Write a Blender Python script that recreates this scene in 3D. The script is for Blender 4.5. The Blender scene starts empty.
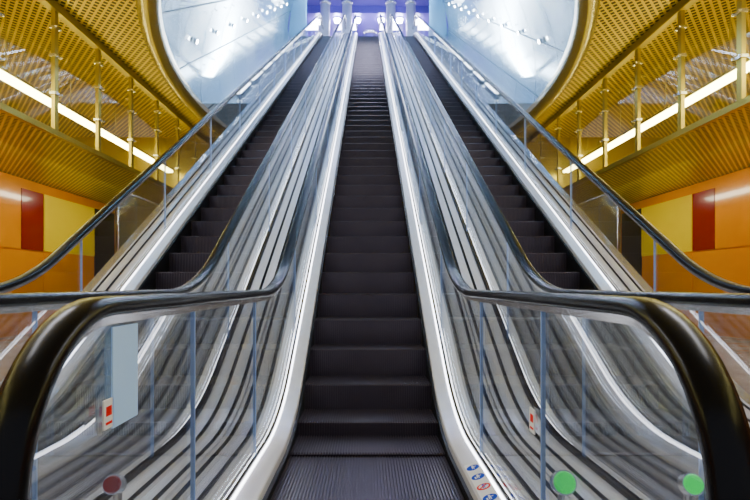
import bpy, bmesh, math
from math import sin, cos, tan, pi, radians, sqrt
from mathutils import Vector
S = bpy.context.scene

# ---------------------------------------------------------------- helpers
def link(o, parent=None):
    S.collection.objects.link(o)
    if parent: o.parent = parent
    return o
def mesh_obj(name, verts, faces, mat, parent=None, smooth=False, loc=(0,0,0)):
    me = bpy.data.meshes.new(name)
    me.from_pydata(verts, [], faces)
    mats = mat if isinstance(mat, (list, tuple)) else [mat]
    for m in mats: me.materials.append(m)
    if smooth:
        for p in me.polygons: p.use_smooth = True
    me.update()
    o = bpy.data.objects.new(name, me); o.location = loc
    return link(o, parent)
def empty(name, loc=(0,0,0)):
    o = bpy.data.objects.new(name, None); o.location = loc
    o.empty_display_size = .2
    return link(o)
class MB:
    """mesh builder"""
    def __init__(s): s.v=[]; s.f=[]; s.m=[]
    def box(s, x0,x1,y0,y1,z0,z1, mi=0):
        b=len(s.v)
        s.v += [(x0,y0,z0),(x1,y0,z0),(x1,y1,z0),(x0,y1,z0),(x0,y0,z1),(x1,y0,z1),(x1,y1,z1),(x0,y1,z1)]
        for q in [(0,3,2,1),(4,5,6,7),(0,1,5,4),(1,2,6,5),(2,3,7,6),(3,0,4,7)]:
            s.f.append(tuple(b+i for i in q)); s.m.append(mi)
    def quad(s,a,b_,c,d,mi=0):
        b=len(s.v); s.v += [a,b_,c,d]; s.f.append((b,b+1,b+2,b+3)); s.m.append(mi)
    def grid(s, rows, mi=0, closed=False):
        b=len(s.v); n=len(rows[0])
        for r in rows: s.v += r
        for i in range(len(rows)-1):
            for j in range(n if closed else n-1):
                k=(j+1)%n
                s.f.append((b+i*n+j, b+i*n+k, b+(i+1)*n+k, b+(i+1)*n+j)); s.m.append(mi)
    def cyl(s, p0, p1, r0, r1=None, n=20, mi=0):
        r1 = r0 if r1 is None else r1
        p0=Vector(p0); p1=Vector(p1); d=(p1-p0).normalized()
        a=d.orthogonal().normalized(); c=d.cross(a)
        b=len(s.v)
        for p,r in ((p0,r0),(p1,r1)):
            for i in range(n):
                t=2*pi*i/n; s.v.append(tuple(p+a*r*cos(t)+c*r*sin(t)))
        for i in range(n):
            j=(i+1)%n; s.f.append((b+i,b+j,b+n+j,b+n+i)); s.m.append(mi)
        s.f.append(tuple(b+i for i in reversed(range(n)))); s.m.append(mi)
        s.f.append(tuple(b+n+i for i in range(n))); s.m.append(mi)
    def obj(s, name, mats, parent=None, smooth=False, loc=(0,0,0)):
        o = mesh_obj(name, s.v, s.f, mats, parent, smooth, loc)
        o.data.polygons.foreach_set('material_index', s.m)
        return o

# ---------------------------------------------------------------- materials
def mat(name, col, metal=0, rough=.5, emit=None, es=0, spec=None, coat=0):
    m = bpy.data.materials.new(name); m.use_nodes=True
    b = m.node_tree.nodes['Principled BSDF']
    b.inputs['Base Color'].default_value = (*col,1)
    b.inputs['Metallic'].default_value = metal
    b.inputs['Roughness'].default_value = rough
    if spec is not None: b.inputs['Specular IOR Level'].default_value=spec
    if coat: b.inputs['Coat Weight'].default_value=coat; b.inputs['Coat Roughness'].default_value=.05
    if emit: b.inputs['Emission Color'].default_value=(*emit,1); b.inputs['Emission Strength'].default_value=es
    return m
def N(m,t,**k):
    n=m.node_tree.nodes.new(t)
    for a,v in k.items(): setattr(n,a,v)
    return n
def L(m,a,b): m.node_tree.links.new(a,b)
def math_(m,op,a,b=None,c=None):
    n=N(m,'ShaderNodeMath',operation=op)
    for i,v in enumerate((a,b,c)):
        if v is None: continue
        if isinstance(v,(int,float)): n.inputs[i].default_value=v
        else: L(m,v,n.inputs[i])
    return n.outputs[0]
def add_noise(m, scale, lo, hi, stretch=(1,1,1), to_rough=None, bump=0):
    b=m.node_tree.nodes['Principled BSDF']
    tc=N(m,'ShaderNodeTexCoord'); mp=N(m,'ShaderNodeMapping'); mp.inputs['Scale'].default_value=stretch
    nz=N(m,'ShaderNodeTexNoise'); nz.inputs['Scale'].default_value=scale; nz.inputs['Detail'].default_value=4
    L(m,tc.outputs['Object'],mp.inputs['Vector']); L(m,mp.outputs[0],nz.inputs['Vector'])
    r=N(m,'ShaderNodeValToRGB')
    r.color_ramp.elements[0].position=.3; r.color_ramp.elements[1].position=.7
    r.color_ramp.elements[0].color=(*lo,1); r.color_ramp.elements[1].color=(*hi,1)
    L(m,nz.outputs['Fac'],r.inputs[0]); L(m,r.outputs[0],b.inputs['Base Color'])
    if to_rough:
        mr=N(m,'ShaderNodeMapRange'); mr.inputs['To Min'].default_value=to_rough[0]; mr.inputs['To Max'].default_value=to_rough[1]
        L(m,nz.outputs['Fac'],mr.inputs['Value']); L(m,mr.outputs[0],b.inputs['Roughness'])
    if bump:
        bp=N(m,'ShaderNodeBump'); bp.inputs['Strength'].default_value=bump; bp.inputs['Distance'].default_value=.01
        L(m,nz.outputs['Fac'],bp.inputs['Height']); L(m,bp.outputs[0],b.inputs['Normal'])

def glass(name, tint=(.955,.97,.99), base=.06, gain=.65, power=2.8, rough=.01):
    m=bpy.data.materials.new(name); m.use_nodes=True
    nt=m.node_tree; nt.nodes.remove(nt.nodes['Principled BSDF'])
    out=nt.nodes['Material Output']
    tr=N(m,'ShaderNodeBsdfTransparent'); tr.inputs[0].default_value=(*tint,1)
    gl=N(m,'ShaderNodeBsdfGlossy'); gl.inputs['Roughness'].default_value=rough; gl.inputs[0].default_value=(.95,.98,1,1)
    lw=N(m,'ShaderNodeLayerWeight'); lw.inputs[0].default_value=.5
    p=math_(m,'POWER',lw.outputs['Facing'],power)
    f=math_(m,'MULTIPLY_ADD',p,gain,base)
    mx=N(m,'ShaderNodeMixShader'); L(m,f,mx.inputs[0]); L(m,tr.outputs[0],mx.inputs[1]); L(m,gl.outputs[0],mx.inputs[2])
    L(m,mx.outputs[0],out.inputs[0])
    return m

def lattice(name, gold, hole, cell=.2, axes=('X','Y'), metal=.6, rough=.4, t=.30, glow=0):
    m=mat(name,gold,metal,rough)
    b=m.node_tree.nodes['Principled BSDF']
    tc=N(m,'ShaderNodeTexCoord'); sp=N(m,'ShaderNodeSeparateXYZ'); L(m,tc.outputs['Object'],sp.inputs[0])
    u=math_(m,'DIVIDE',sp.outputs[axes[0]],cell); v=math_(m,'DIVIDE',sp.outputs[axes[1]],cell*1.25)
    p=math_(m,'ADD',u,v); q=math_(m,'SUBTRACT',u,v)
    def d(x): return math_(m,'ABSOLUTE',math_(m,'SUBTRACT',math_(m,'FRACT',x),.5))
    mxx=math_(m,'MAXIMUM',d(p),d(q))
    r=N(m,'ShaderNodeMapRange'); r.inputs['From Min'].default_value=t-.03; r.inputs['From Max'].default_value=t+.03
    L(m,mxx,r.inputs['Value'])
    mc=N(m,'ShaderNodeMix',data_type='RGBA')
    L(m,r.outputs[0],mc.inputs[0]); mc.inputs[6].default_value=(*hole,1); mc.inputs[7].default_value=(*gold,1)
    L(m,mc.outputs[2],b.inputs['Base Color'])
    L(m,math_(m,'MULTIPLY',r.outputs[0],metal),b.inputs['Metallic'])
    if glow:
        L(m,mc.outputs[2],b.inputs['Emission Color']); b.inputs['Emission Strength'].default_value=glow  # even emission added to lighten the mesh, nothing is lit behind it
    bp=N(m,'ShaderNodeBump'); bp.inputs['Strength'].default_value=.6; bp.inputs['Distance'].default_value=.02
    L(m,r.outputs[0],bp.inputs['Height']); L(m,bp.outputs[0],b.inputs['Normal'])
    return m

M_step = mat('step_aluminium',(.07,.055,.075),.5,.45); add_noise(M_step,3,(.088,.072,.100),(.112,.094,.125),to_rough=(.34,.42))
M_steel= mat('brushed_steel',(.78,.80,.84),.85,.25); add_noise(M_steel,5,(.76,.79,.88),(.88,.90,.97),(6,.4,6),to_rough=(.14,.26))
M_deck = mat('deck_aluminium',(.85,.87,.92),.30,.3); add_noise(M_deck,5,(.88,.88,.98),(.97,.97,1),(6,.3,6),to_rough=(.14,.28))
M_black= mat('black_rubber',(.006,.006,.008),0,.5,spec=.25)
M_rail = mat('handrail_rubber',(.004,.004,.006),0,.24,spec=.18)
M_glass= glass('balustrade_glass')
M_glass2=glass('gallery_glass',(.97,.97,.93),.04,.30)
M_joint= mat('glass_joint',(.30,.45,.85),.2,.3)
M_gold = mat('gold_metal',(.52,.42,.08),.8,.32)
M_rim  = mat('rim_bronze',(.56,.51,.36),.9,.2)
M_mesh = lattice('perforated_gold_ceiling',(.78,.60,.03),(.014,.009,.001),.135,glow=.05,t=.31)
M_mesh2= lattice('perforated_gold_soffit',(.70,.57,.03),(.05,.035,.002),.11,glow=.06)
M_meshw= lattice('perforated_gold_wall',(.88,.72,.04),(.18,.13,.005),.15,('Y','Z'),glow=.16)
M_orange=mat('orange_panel',(.95,.33,.004),.0,.14,coat=.6); add_noise(M_orange,.6,(.78,.26,.003),(.92,.35,.005))
M_yellow=mat('yellow_panel',(1,.76,.002),0,.25,coat=.4)
M_red  = mat('red_panel',(.30,.006,.002),0,.2,coat=.5)
M_darkp= mat('dark_recess',(.010,.008,.010),0,.5)
M_floor= mat('stone_floor',(.5,.46,.38),0,.25); add_noise(M_floor,3,(.36,.34,.30),(.48,.45,.41),to_rough=(.10,.25))
M_tube = mat('blue_tunnel_panel',(.55,.75,.86),.65,.2); add_noise(M_tube,.45,(.38,.63,.82),(.62,.83,.96),to_rough=(.06,.20))
M_seam = mat('seam_steel',(.14,.26,.38),.6,.4)
M_violet=mat('violet_wall',(.42,.33,.85),.1,.35)
M_indigo=mat('indigo_wall',(.17,.12,.58),.2,.35)
M_dkblue=mat('dark_blue_column',(.05,.045,.22),.2,.35)
M_white= mat('white_column',(.82,.82,.94),.1,.3)
M_lamp = mat('lamp_white',(1,1,1),0,.5,(.90,.94,1),120)
M_upl  = mat('added_uplight_glow',(1,1,1),0,.5,(.85,.93,1),20)  # glow of the strips added in the tunnel
M_strip= mat('led_strip_white',(1,1,1),0,.5,(.90,.91,1),11.0)
M_fluo = mat('fluorescent_warm',(1,1,.9),0,.5,(1,.88,.32),30)

# ---------------------------------------------------------------- escalator geometry
D0=3.75; TA=tan(radians(30)); YT=27.6
ZT=(YT-D0)*TA
def pathz(y):
    R=2.0; t=R*tan(radians(15)); y0=D0-t; y1=D0+t*cos(radians(30))
    if y<=y0: return 0
    if y<y1: return R-sqrt(max(0,R*R-(y-y0)**2))
    ya=YT-t*cos(radians(30)); yb=YT+t
    if y<ya: return (y-D0)*TA
    if y<yb: return ZT-R+sqrt(max(0,R*R-(yb-y)**2))
    return ZT
ys_main=[1.0,1.5,2.0,2.5,3.0]+[D0-.55+i*.1 for i in range(12)]+[5+i for i in range(22)]+[YT-.5+i*.12 for i in range(10)]+[29.5]
def sweep(mb, sec, ys, mi=0, closed=False):
    rows=[[(x,y,pathz(y)+dz) for x,dz in sec] for y in ys]
    mb.grid(rows,mi,closed)

def build_steps():
    n=56; rib=1.0/n; o=.011; xs=[]
    for i in range(n):
        x=-.5+i*rib
        xs += [(x,0),(x+rib*.5,0),(x+rib*.5,o),(x+rib,o)]
    V=[];F=[]
    y=1.9
    while y<28.6:
        z=pathz(y); zp=pathz(y-.4); b=len(V)
        drop=max(.03, z-zp+.015)
        for (yy,zz,mode) in ((.012,-drop,0),(0,-.010,0),(.010,0,1),(.412,0,1)):
            V += [(x, y+yy+(d if mode==0 else 0), z+zz-(d if mode else d*.5)) for x,d in xs]
        w=len(xs)
        for r in range(3):
            for j in range(w-1):
                F.append((b+r*w+j,b+r*w+j+1,b+(r+1)*w+j+1,b+(r+1)*w+j))
        y+=.4
    me=bpy.data.meshes.new('steps'); me.from_pydata(V,[],F); me.materials.append(M_step); me.update()
    return me
ME_steps=build_steps()

RAILH=1.06
def rail_path():
    R=.36; yc=1.27; zc=RAILH-R; P=[]
    P.append((yc+.35,zc-R))
    for i in range(0,25):
        a=-pi/2 - pi*i/24
        P.append((yc+R*cos(a), zc+R*sin(a)))
    for y in [1.7,2.2,2.7]+[D0-.55+i*.09 for i in range(14)]+[5.2,6]+[7+i for i in range(20)]+[YT-.5+i*.12 for i in range(10)]+[29.2]:
        P.append((y,pathz(y)+RAILH))
    return P
RP=rail_path()
def rail_sweep(mb, xoff, prof, mi=0):
    rows=[]
    for i,(y,z) in enumerate(RP):
        a=RP[max(0,i-1)]; b=RP[min(len(RP)-1,i+1)]
        ty,tz=b[0]-a[0],b[1]-a[1]; l=sqrt(ty*ty+tz*tz); ty/=l; tz/=l
        ny,nz=-tz,ty
        rows.append([(xoff+px, y+ny*pn, z+nz*pn) for px,pn in prof])
    mb.grid(rows,mi,True)
RUB=[(-.030,-.030),(-.040,-.022),(-.043,-.006),(-.038,.006),(-.026,.012),(0,.014),(.026,.012),(.038,.006),(.043,-.006),(.040,-.022),(.030,-.030),(.024,-.022),(-.024,-.022)]
GUI=[(-.024,-.022),(.024,-.022),(.018,-.052),(-.018,-.052)]
GX=.62
def build_escalator(name, cx, master=None):
    e=empty(name,(cx,0,0))
    if master:
        for ch in master.children:
            o=bpy.data.objects.new(ch.name.split('.')[0], ch.data); link(o,e)
        return e
    o=bpy.data.objects.new('steps',ME_steps); link(o,e)
    mb=MB(); 
    for s in (-1,1): rail_sweep(mb,s*GX,RUB,0)
    mb.obj('handrail_belts',[M_rail],e,True)
    mb=MB()
    for s in (-1,1): rail_sweep(mb,s*GX,GUI,0)
    mb.obj('handrail_guides',[M_steel],e,False)
    mb=MB()
    def m2(sec,mi,ys=ys_main):
        for s in (-1,1): sweep(mb,[(s*x,z) for x,z in sec],ys,mi)
    m2([(.5015,-.55),(.5015,-.03)],2)
    m2([(.5015,-.03),(.503,.045)],2)
    m2([(.503,.045),(.488,.05),(.488,.068),(.506,.072)],2)
    m2([(.506,.072),(.506,.115),(.512,.122)],0)
    m2([(.512,.122),(.592,.150)],0)
    m2([(.592,.150),(.593,.158),(.604,.158),(.605,.150)],3)
    m2([(.605,.150),(.606,.168),(.612,.168)],2)
    m2([(.628,.168),(.645,.168),(.647,.148)],2)
    m2([(.647,.148),(.69,.153),(.732,.148)],0)
    m2([(.732,.148),(.735,.130),(.758,.130),(.761,.148)],2)
    m2([(.761,.148),(.80,.158),(.842,.150)],0)
    m2([(.842,.150),(.845,.120),(.868,.120),(.87,.15)],2)
    m2([(.87,.15),(.893,.15),(.896,.10)],0)
    m2([(.896,.10),(.896,-.55)],1)
    mb.obj('skirts_and_decks',[M_deck,M_steel,M_black,M_strip],e,False)
    mb=MB()
    R=.36-.055; yc=1.27; zc=RAILH-.36
    for s in (-1,1):
        for xx in (s*(GX-.006),s*(GX+.006)):
            rows=[]
            for i in range(11):
                a=pi-pi/2*i/10
                y=yc+R*cos(a); z=zc+R*sin(a)
                rows.append([(xx,y,max(.15,zc-sqrt(max(0,R*R-(y-yc)**2)))),(xx,y,z)])
            for y in [y for y in ys_main if y>1.3]:
                rows.append([(xx,y,pathz(y)+.15),(xx,y,pathz(y)+RAILH-.05)])
            mb.grid(rows,0)
    mb.obj('balustrade_glass',[M_glass],e,False)
    mb=MB()
    for s in (-1,1):
        for y in [1.93,2.98]+[4.6+i*1.9 for i in range(12)]:
            z=pathz(y); mb.box(s*GX-.008,s*GX+.008,y-.003,y+.003,z+.15,z+RAILH-.05)
    mb.obj('glass_joints',[M_joint],e)
    mb=MB()
    for s in (-1,1):
        mb.box(s*GX-.06,s*GX+.06,.98,1.75,.0,.16,0)
        mb.box(s*GX-.028,s*GX+.028,1.0,1.7,.16,.36,0)
    mb.box(-.5,.5,.2,1.88,-.03,.004,1)
    for i in range(40):
        x=-.49+i*.025; mb.box(x,x+.012,.25,1.95,.004,.010,1)
    mb.obj('newel_bases_and_landing',[M_steel,M_step],e)
    return e
esc=build_escalator('escalator',0)
escL=build_escalator('escalator',-1.8,esc)
escR=build_escalator('escalator',1.8,esc)

for s,e_ in ((-1,escL),(1,escR)):
    mb=MB(); rows=[]; cx=s*1.8
    for y in ys_main:
        rows.append([(s*2.70-cx,y,pathz(y)+.14),(s*2.78-cx,y,pathz(y)+.15),(s*2.80-cx,y,pathz(y)+.10),(s*2.80-cx,y,max(0,pathz(y)-1.1))])
    mb.grid(rows,0)
    for y in [3+i*1.5 for i in range(16)]:
        mb.box(s*2.805-.003-cx,s*2.805+.003-cx,y,y+.012,max(0,pathz(y)-1.1),pathz(y)+.1,1)
    mb.obj('side_cladding',[M_steel,M_seam],e_)

# glass guards with rounded top corner
for s in (-1,1):
    g=empty('glass_guard_panel',(s*3.0,0,0))
    mb=MB()
    y0=6.55; zt=2.25; r=.18
    pts=[(y0,1.15)]+[(y0+r-r*cos(a),zt-r+r*sin(a)) for a in [pi/2*i/8 for i in range(9)]]+[(8.3,zt),(8.3,1.15)]
    for x in (-.006,.006):
        b=len(mb.v); mb.v+=[(x,y,z) for y,z in pts]; mb.f.append(tuple(range(b,b+len(pts)))); mb.m.append(0)
    mb.obj('pane',[M_glass],g)
    mb=MB()
    for i in range(10):
        a,b_=pts[i],pts[i+1]
        mb.cyl((0,a[0],a[1]),(0,b_[0],b_[1]),.009,n=8)
    for y in (6.8,8.1): mb.box(-.03,.03,y-.03,y+.03,0,1.25,0)
    mb.obj('edge_and_posts',[M_steel],g,True)

# ---------------------------------------------------------------- hall shell
ZC=5.6; XG=5.0; XW=7.7; XO=9.6; YB=16.6; YF=-4; ZS=3.5
AY=13.5; RT=4.1; c30,s30=cos(radians(30)),sin(radians(30))
mb=MB()
mb.quad((-XO,YF,0),(-2.8,YF,0),(-2.8,YB,0),(-XO,YB,0))
mb.quad((2.8,YF,0),(XO,YF,0),(XO,YB,0),(2.8,YB,0))
mb.quad((-2.8,YF,0),(2.8,YF,0),(2.8,.95,0),(-2.8,.95,0))
mb.quad((-2.8,.95,-.6),(2.8,.95,-.6),(2.8,YB,-.6),(-2.8,YB,-.6))
mb.obj('floor',[M_floor])
def w(y):
    q=1-((y-AY)/(RT/s30))**2
    return RT*sqrt(q) if q>0 else 0
ysc=[YF,0,3,5.2]+[5.3+.02*i*i for i in range(1,10)]+[7+.3*i for i in range(1,33)]
ysc=[y for y in ysc if y<YB]+[YB]
mb=MB()
for s in (-1,1):
    rows=[[(s*w(y),y,ZC),(s*XO,y,ZC)] for y in ysc]
    mb.grid(rows,0)
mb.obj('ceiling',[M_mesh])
tun=empty('tunnel')
mb=MB()
yr=[5.301]+[5.3+.012*i*i for i in range(1,13)]+[7.2+.25*i for i in range(39)]
for s in (-1,1):
    rows=[]
    for y in yr:
        if y>YB-.1: continue
        W=w(y)
        nx=W/RT**2; ny=(y-AY)/(RT/s30)**2; l=sqrt(nx*nx+ny*ny) or 1; nx/=l; ny/=l
        sec=[(-.02,-.004),(-.02,-.10),(.03,-.20),(.14,-.26),(.26,-.24),(.34,-.14),(.36,-.004)]
        rows.append([(s*(W+nx*a),y+ny*a,ZC+b) for a,b in sec])
    mb.grid(rows,0)
mb.obj('rim',[M_rim],tun,True)
mb=MB(); TY=28.0
def tp(th,y=None,start=False,r=RT):
    sn=sin(th)
    if start: t=-r*sn*c30/s30
    else: t=(y-AY+r*sn*s30)/c30
    return (r*cos(th), AY+t*c30-r*sn*s30, ZC+t*s30+r*sn*c30)
ths=[radians(-20+220*i/96) for i in range(97)]
NS=16
rows=[]
for th in ths:
    a=Vector(tp(th,start=True)); b=Vector(tp(th,TY))
    rows.append([tuple(a.lerp(b,i/NS)) for i in range(NS+1)])
mb.grid(rows,0)
mb.obj('shell',[M_tube],tun,True)
mb=MB()
rr=RT-.012
def ax(th,t,r=rr): return (r*cos(th), AY+t*c30-r*sin(th)*s30, ZC+t*s30+r*sin(th)*c30)
for k in range(-3,9):
    t=k*1.9
    for i in range(len(ths)-1):
        p=ax(ths[i],t)
        if p[2]<ZC or p[1]>TY: continue
        mb.quad(ax(ths[i],t-.014),ax(ths[i],t+.014),ax(ths[i+1],t+.014),ax(ths[i+1],t-.014))
for deg in range(-15,200,18):
    th=radians(deg); t0=-rr*sin(th)*c30/s30; t1=(TY-AY+rr*sin(th)*s30)/c30
    d=.0035
    mb.quad(ax(th-d,t0),ax(th+d,t0),ax(th+d,t1),ax(th-d,t1))
mb2=MB()
for k in range(-6,17):
    t=k*.95+.3
    for deg in range(-12,196,18):
        th=radians(deg); p=Vector(ax(th,t))
        if p.z<ZC+.1 or p.y>TY-.2: continue
        q=Vector(ax(th,t,rr-.02)); mb2.cyl(p,q,.022,.014,n=6)
mb.obj('panel_seams',[M_seam],tun)
mb2.obj('rivets',[M_steel],tun)
mb=MB()
for s in (-1,1):
    mb.quad((s*2.8,AY,ZC),(s*4.1,AY,ZC),(s*4.1,TY,ZC+(TY-AY)*TA),(s*2.8,TY,ZC+(TY-AY)*TA))
mb.obj('side_decks',[M_steel],tun)
for s in (-1,1):
    mb=MB()
    for k in range(8):
        y0=AY+.6+k*1.75; y1=y0+1.3
        z0=ZC+(y0-AY)*TA; z1=ZC+(y1-AY)*TA
        for (dx0,dx1,a,b_,mi) in ((0,.12,.02,.10,0),(.01,.11,.10,.115,1)):
            X0=s*(3.3+dx0);X1=s*(3.3+dx1)
            bb=len(mb.v)
            mb.v+=[(X0,y0,z0+a),(X1,y0,z0+a),(X1,y1,z1+a),(X0,y1,z1+a),(X0,y0,z0+b_),(X1,y0,z0+b_),(X1,y1,z1+b_),(X0,y1,z1+b_)]
            for q in [(0,3,2,1),(4,5,6,7),(0,1,5,4),(1,2,6,5),(2,3,7,6),(3,0,4,7)]:
                mb.f.append(tuple(bb+i for i in q)); mb.m.append(mi)
    mb.obj('added_uplights',[M_steel,M_upl],tun)  # strips added along the tunnel base to brighten the shell
mb=MB()
for k in range(-1,8):
    for deg in (22,40,140,158):
        th=radians(deg); t=k*1.9+.9; p=Vector(ax(th,t))
        if p.z<ZC+.2 or p.y>TY-.3: continue
        q=Vector(ax(th,t,rr-.07)); q2=Vector(ax(th,t,rr-.085))
        mb.cyl(p,q,.05,.06,n=12,mi=0); mb.cyl(q,q2,.05,.04,n=12,mi=1)
mb.obj('shell_spotlights',[M_steel,M_lamp],tun)
ZL=ZT; mb=MB()
ow=3.1; oz=ZL+2.5
cz=ZC+(TY-AY)*TA
A_,B_=RT,RT/c30
def ez(x): return cz+B_*sqrt(max(0,1-(x/A_)**2))
xs=[-A_+2*A_*i/60 for i in range(61)]
for i in range(60):
    x0,x1=xs[i],xs[i+1]; xm=(x0+x1)/2
    zb=oz+.4 if abs(xm)<ow else cz-2
    mb.quad((x0,TY,zb),(x1,TY,zb),(x1,TY,max(zb,ez(x1))),(x0,TY,max(zb,ez(x0))))
mb.obj('wall_tunnel_end',[M_tube])
mb=MB(); ye=36
mb.quad((-6,TY,ZL),(6,TY,ZL),(6,ye,ZL),(-6,ye,ZL)); mb.obj('floor_upper_lobby',[M_floor])
mb=MB(); mb.quad((-6,TY,oz+.4),(6,TY,oz+.4),(6,30.4,oz+.4),(-6,30.4,oz+.4)); mb.quad((-6,30.4,oz),(6,30.4,oz),(6,30.4,oz+.4),(-6,30.4,oz+.4)); mb.quad((-6,30.4,oz),(6,30.4,oz),(6,ye,oz),(-6,ye,oz)); mb.obj('ceiling_upper_lobby',[M_indigo])
mb=MB(); mb.quad((-6,ye,ZL),(6,ye,ZL),(6,ye,oz),(-6,ye,oz)); mb.obj('wall_upper_lobby',[M_indigo])
mb=MB()
for s in(-1,1): mb.quad((s*6,TY,ZL),(s*6,ye,ZL),(s*6,ye,oz+.4),(s*6,TY,oz+.4))
mb.obj('wall_upper_lobby_sides',[M_violet])
for x,ic in ((-2.35,0),(-1.15,0),(.12,1),(1.25,0),(2.35,0)):
    mb=MB(); rad=.34 if ic else .26; top=oz+(.397 if not ic else -.003)
    yy=32.6 if ic else 29.9
    mb.cyl((0,0,ZL),(0,0,top),rad,n=28); mb.cyl((0,0,top-.2),(0,0,top+.001),rad+.06,n=28,mi=1); mb.cyl((0,0,ZL),(0,0,ZL+.2),rad+.06,n=28,mi=1)
    mb.obj('lobby_column',[M_dkblue if ic else M_white,M_steel],None,True,(x,yy,0))
for x,y in ((-2.8,31.2),(-1.75,31.0),(1.8,31.0),(2.8,31.2),(-.6,31.0),(.75,31.0),(-1.9,33.4),(1.9,33.4)):
    mb=MB(); mb.cyl((0,0,-.06),(0,0,-.002),.20,n=20); mb.cyl((0,0,-.22),(0,0,-.06),.15,.19,n=20,mi=1)
    mb.obj('ceiling_downlight',[M_steel,M_lamp],None,False,(x,y,oz))

mb=MB(); mb.quad((-XO,YB,0),(XO,YB,0),(XO,YB,ZC),(-XO,YB,ZC)); mb.obj('wall_back',[M_gold])
for s,nm in ((-1,'left'),(1,'right')):
    mb=MB()
    mb.box(min(s*XW,s*(XW+.2)),max(s*XW,s*(XW+.2)),YF,YB-.01,0,ZS-.02,0)
    mb.obj('wall_'+nm,[M_orange])
    mb=MB()
    def pan(y0,y1,z0,z1,mi,d=.03):
        a=s*(XW-.002); b=s*(XW-d); mb.box(min(a,b),max(a,b),y0+.015,y1-.015,z0,z1,mi)
    pan(12.06,12.9,1.9,3.25,1); pan(12.9,15.3,1.9,3.25,2); pan(15.3,16.5,.1,3.25,3)
    for y0,y1,mi in ((9.6,12.06,0),(7.2,9.6,0),(6.4,7.2,1),(4,6.4,2),(1.6,4,0),(-.8,1.6,0)):
        pan(y0,y1,1.9,3.25,mi)
    for i in range(8): pan(-3.9+i*2.4,-3.9+(i+1)*2.4,.12,1.86,0,.02)
    mb.obj('wall_panels_'+nm,[M_orange,M_red,M_yellow,M_darkp])
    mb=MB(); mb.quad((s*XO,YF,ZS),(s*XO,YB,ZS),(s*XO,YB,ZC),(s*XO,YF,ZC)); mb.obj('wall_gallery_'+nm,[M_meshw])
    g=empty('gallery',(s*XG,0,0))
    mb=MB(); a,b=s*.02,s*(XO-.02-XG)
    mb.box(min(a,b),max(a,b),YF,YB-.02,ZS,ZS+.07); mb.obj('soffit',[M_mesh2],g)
    mb=MB(); mb.quad((0,YF,ZS+.05),(0,YB-.02,ZS+.05),(0,YB-.02,ZC-.02),(0,YF,ZC-.02)); mb.obj('glass_sheet',[M_glass2],g)
    mb=MB()
    mb.box(-.04,.04,YF,YB-.02,ZS-.02,ZS+.07,0)
    mb.box(-.06,.06,YF,YB-.02,ZC-.14,ZC-.003,0)
    for i in range(14):
        y=8.7+1.4*(i-8)
        if y>YB-.1: continue
        mb.box(-.03,.03,y-.05,y+.05,ZS+.06,ZC-.1,0)
        for z in (4.15,4.75,5.2):
            mb.box(-.05,.05,y-.07,y+.07,z-.02,z+.02,1)
            mb.cyl((-s*.05,y-.07,z),(-s*.08,y-.07,z),.018,n=10,mi=1); mb.cyl((-s*.05,y+.07,z),(-s*.08,y+.07,z),.018,n=10,mi=1)
    mb.obj('mullions',[M_gold,M_steel],g)
    for k in range(10):
        y0=-3+k*1.93
        mb=MB(); mb.box(-.10,.10,0,1.9,-.05,0,0); mb.box(-.085,.085,.01,1.89,-.11,-.05,1)
        for yy in (.3,1.6): mb.cyl((0,yy,0),(0,yy,ZC-4.57),.008,n=8)
        mb.obj('pendant_fluorescent_light',[M_gold,M_fluo],None,False,(s*5.9,y0,4.56))

# ---------------------------------------------------------------- stickers, signals
M_blue=mat('sign_blue',(.005,.06,.60),0,.7,spec=.1); M_wht=mat('sign_white',(.82,.84,.9),0,.7,spec=.1); M_rd=mat('sign_red',(.75,.01,.01),0,.7,spec=.1)
M_green=mat('signal_green',(0,.40,.08),0,.3,(.0,.9,.12),.9); M_redl=mat('signal_red',(.12,0,0),0,.3,(1,.01,.01),.08)
M_card=mat('pale_blue_notice',(.42,.64,1),0,.6,spec=.1,emit=(.3,.55,1),es=.12)
def signal(x,y,z,m,r=.05):
    mb=MB(); mb.cyl((0,0,0),(0,-.03,.012),r,n=28); mb.cyl((0,-.03,.012),(0,-.04,.016),r*.9,r*.78,n=28,mi=1)
    mb.cyl((0,0,0),(0,.02,-(z-.15)),.012,n=10)
    mb.obj('signal_lamp',[M_steel,m],None,False,(x,y,z))
signal(.675,1.90,.41,M_green,.042); signal(1.075,1.83,.43,M_green,.036); signal(-.69,1.50,.55,M_redl,.026)
mb=MB(); mb.box(-.002,.002,-.07,.07,-.12,.12); mb.obj('blue_notice',[M_card],None,False,(-.606,1.36,.88))
def label(x,y,z,k=1):
    mb=MB(); mb.box(-.002,.002,-.024*k,.024*k,-.034*k,.034*k,0); mb.box(-.003,.003,-.013*k,.013*k,-.004*k,.018*k,1); mb.box(-.003,.003,-.015*k,.015*k,-.024*k,-.018*k,1)
    mb.obj('glass_label',[M_wht,M_rd],None,False,(x,y,z))
label(-.606,1.27,.80); label(.606,2.01,.60,1.3)
st=empty('safety_pictogram_sticker',(.552,2.66,.1365))
st.rotation_euler=(0,-math.atan2(.028,.080),0)
mb=MB(); mb.box(-.038,.038,-.27,.27,.001,.004,0)
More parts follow.
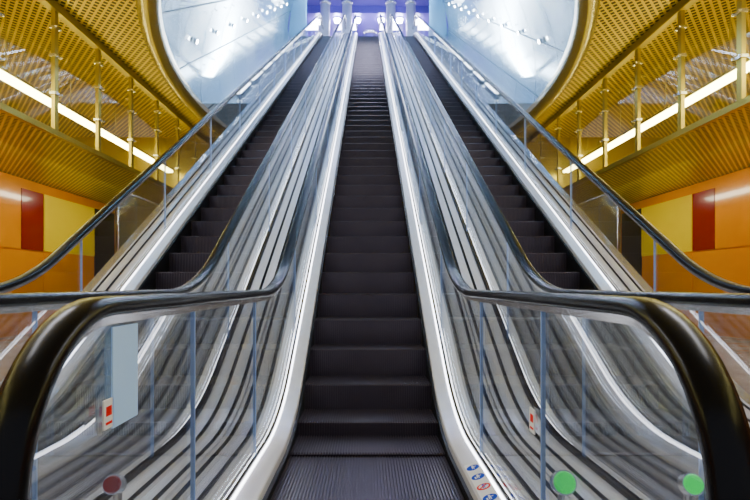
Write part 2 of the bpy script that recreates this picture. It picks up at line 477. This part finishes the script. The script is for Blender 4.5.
for k in range(4):
    y=-.20+k*.134
    mb.cyl((0,y,.004),(0,y,.0055),.034,n=28,mi=1 if k!=1 else 2)
    if k==1:
        mb.cyl((0,y,.0055),(0,y,.006),.025,n=24,mi=0)
    h=.0062; c=0 if k!=1 else 1
    mb.cyl((0,y+.019,h),(0,y+.019,h+.0006),.006,n=12,mi=c)
    mb.box(-.006,.006,y-.006,y+.011,h,h+.0006,c)
    mb.box(-.006,-.002,y-.023,y-.006,h,h+.0006,c); mb.box(.002,.006,y-.023,y-.006,h,h+.0006,c)
    mb.box(.006,.018,y+.003,y+.008,h,h+.0006,c)
    if k in (0,2):
        mb.cyl((-.014,y-.004,h),(-.014,y-.004,h+.0006),.005,n=12,mi=c); mb.box(-.018,-.010,y-.022,y-.009,h,h+.0006,c)
    if k==1: mb.quad((-.024,y-.018,.0074),(-.018,y-.024,.0074),(.024,y+.018,.0074),(.018,y+.024,.0074),2)
mb.obj('pictograms',[M_wht,M_blue,M_rd],st)

# ---------------------------------------------------------------- lights
def area(name,loc,rot,sx,sy,e,col):
    l=bpy.data.lights.new(name,'AREA'); l.shape='RECTANGLE'; l.size=sx; l.size_y=sy; l.energy=e; l.color=col
    o=bpy.data.objects.new(name,l); o.location=loc; o.rotation_euler=rot; S.collection.objects.link(o); return o
area('tunnel_crown_fill',(0,17,11.2),(radians(30),0,0),.6,9,420,(.86,.90,1))  # added fill without a fixture, brightens the tunnel
for s in (-1,1):
    area('tunnel_deck_fill',(s*3.15,20.5,ZC+(20.5-AY)*TA+.25),(radians(210),-s*radians(12),0),.25,13,520,(.80,.91,1))  # added fill aimed up so the shell turns bright and bounces onto the decks
area('lobby_lamp',(0,31.5,oz-.25),(0,0,0),4,.8,420,(.76,.70,1))
for s in (-1,1):
    area('gallery_lamp',(s*7.4,8,ZC-.1),(0,0,0),.3,14,165,(1,.88,.36))
    area('hall_lamp',(s*3.9,3.2,ZC-.35),(0,0,0),.5,5,190,(.94,.95,1))
    area('aisle_wall_fill',(s*6.0,8,ZS-.06),(0,s*radians(-25),0),.2,14,140,(1,.93,.66))  # added fill under the soffit, lifts the orange walls
W=bpy.data.worlds.new('world'); S.world=W; W.use_nodes=True
W.node_tree.nodes['Background'].inputs[0].default_value=(.80,.84,1,1); W.node_tree.nodes['Background'].inputs[1].default_value=.5

# ---------------------------------------------------------------- camera
cam=bpy.data.cameras.new('camera'); co=bpy.data.objects.new('camera',cam); S.collection.objects.link(co)
co.location=(0,0,1.1); co.rotation_euler=(radians(90),0,0)
cam.lens=545/750*36; cam.sensor_width=36; cam.shift_x=7/750; cam.shift_y=35/750; cam.clip_start=.05
S.camera=co
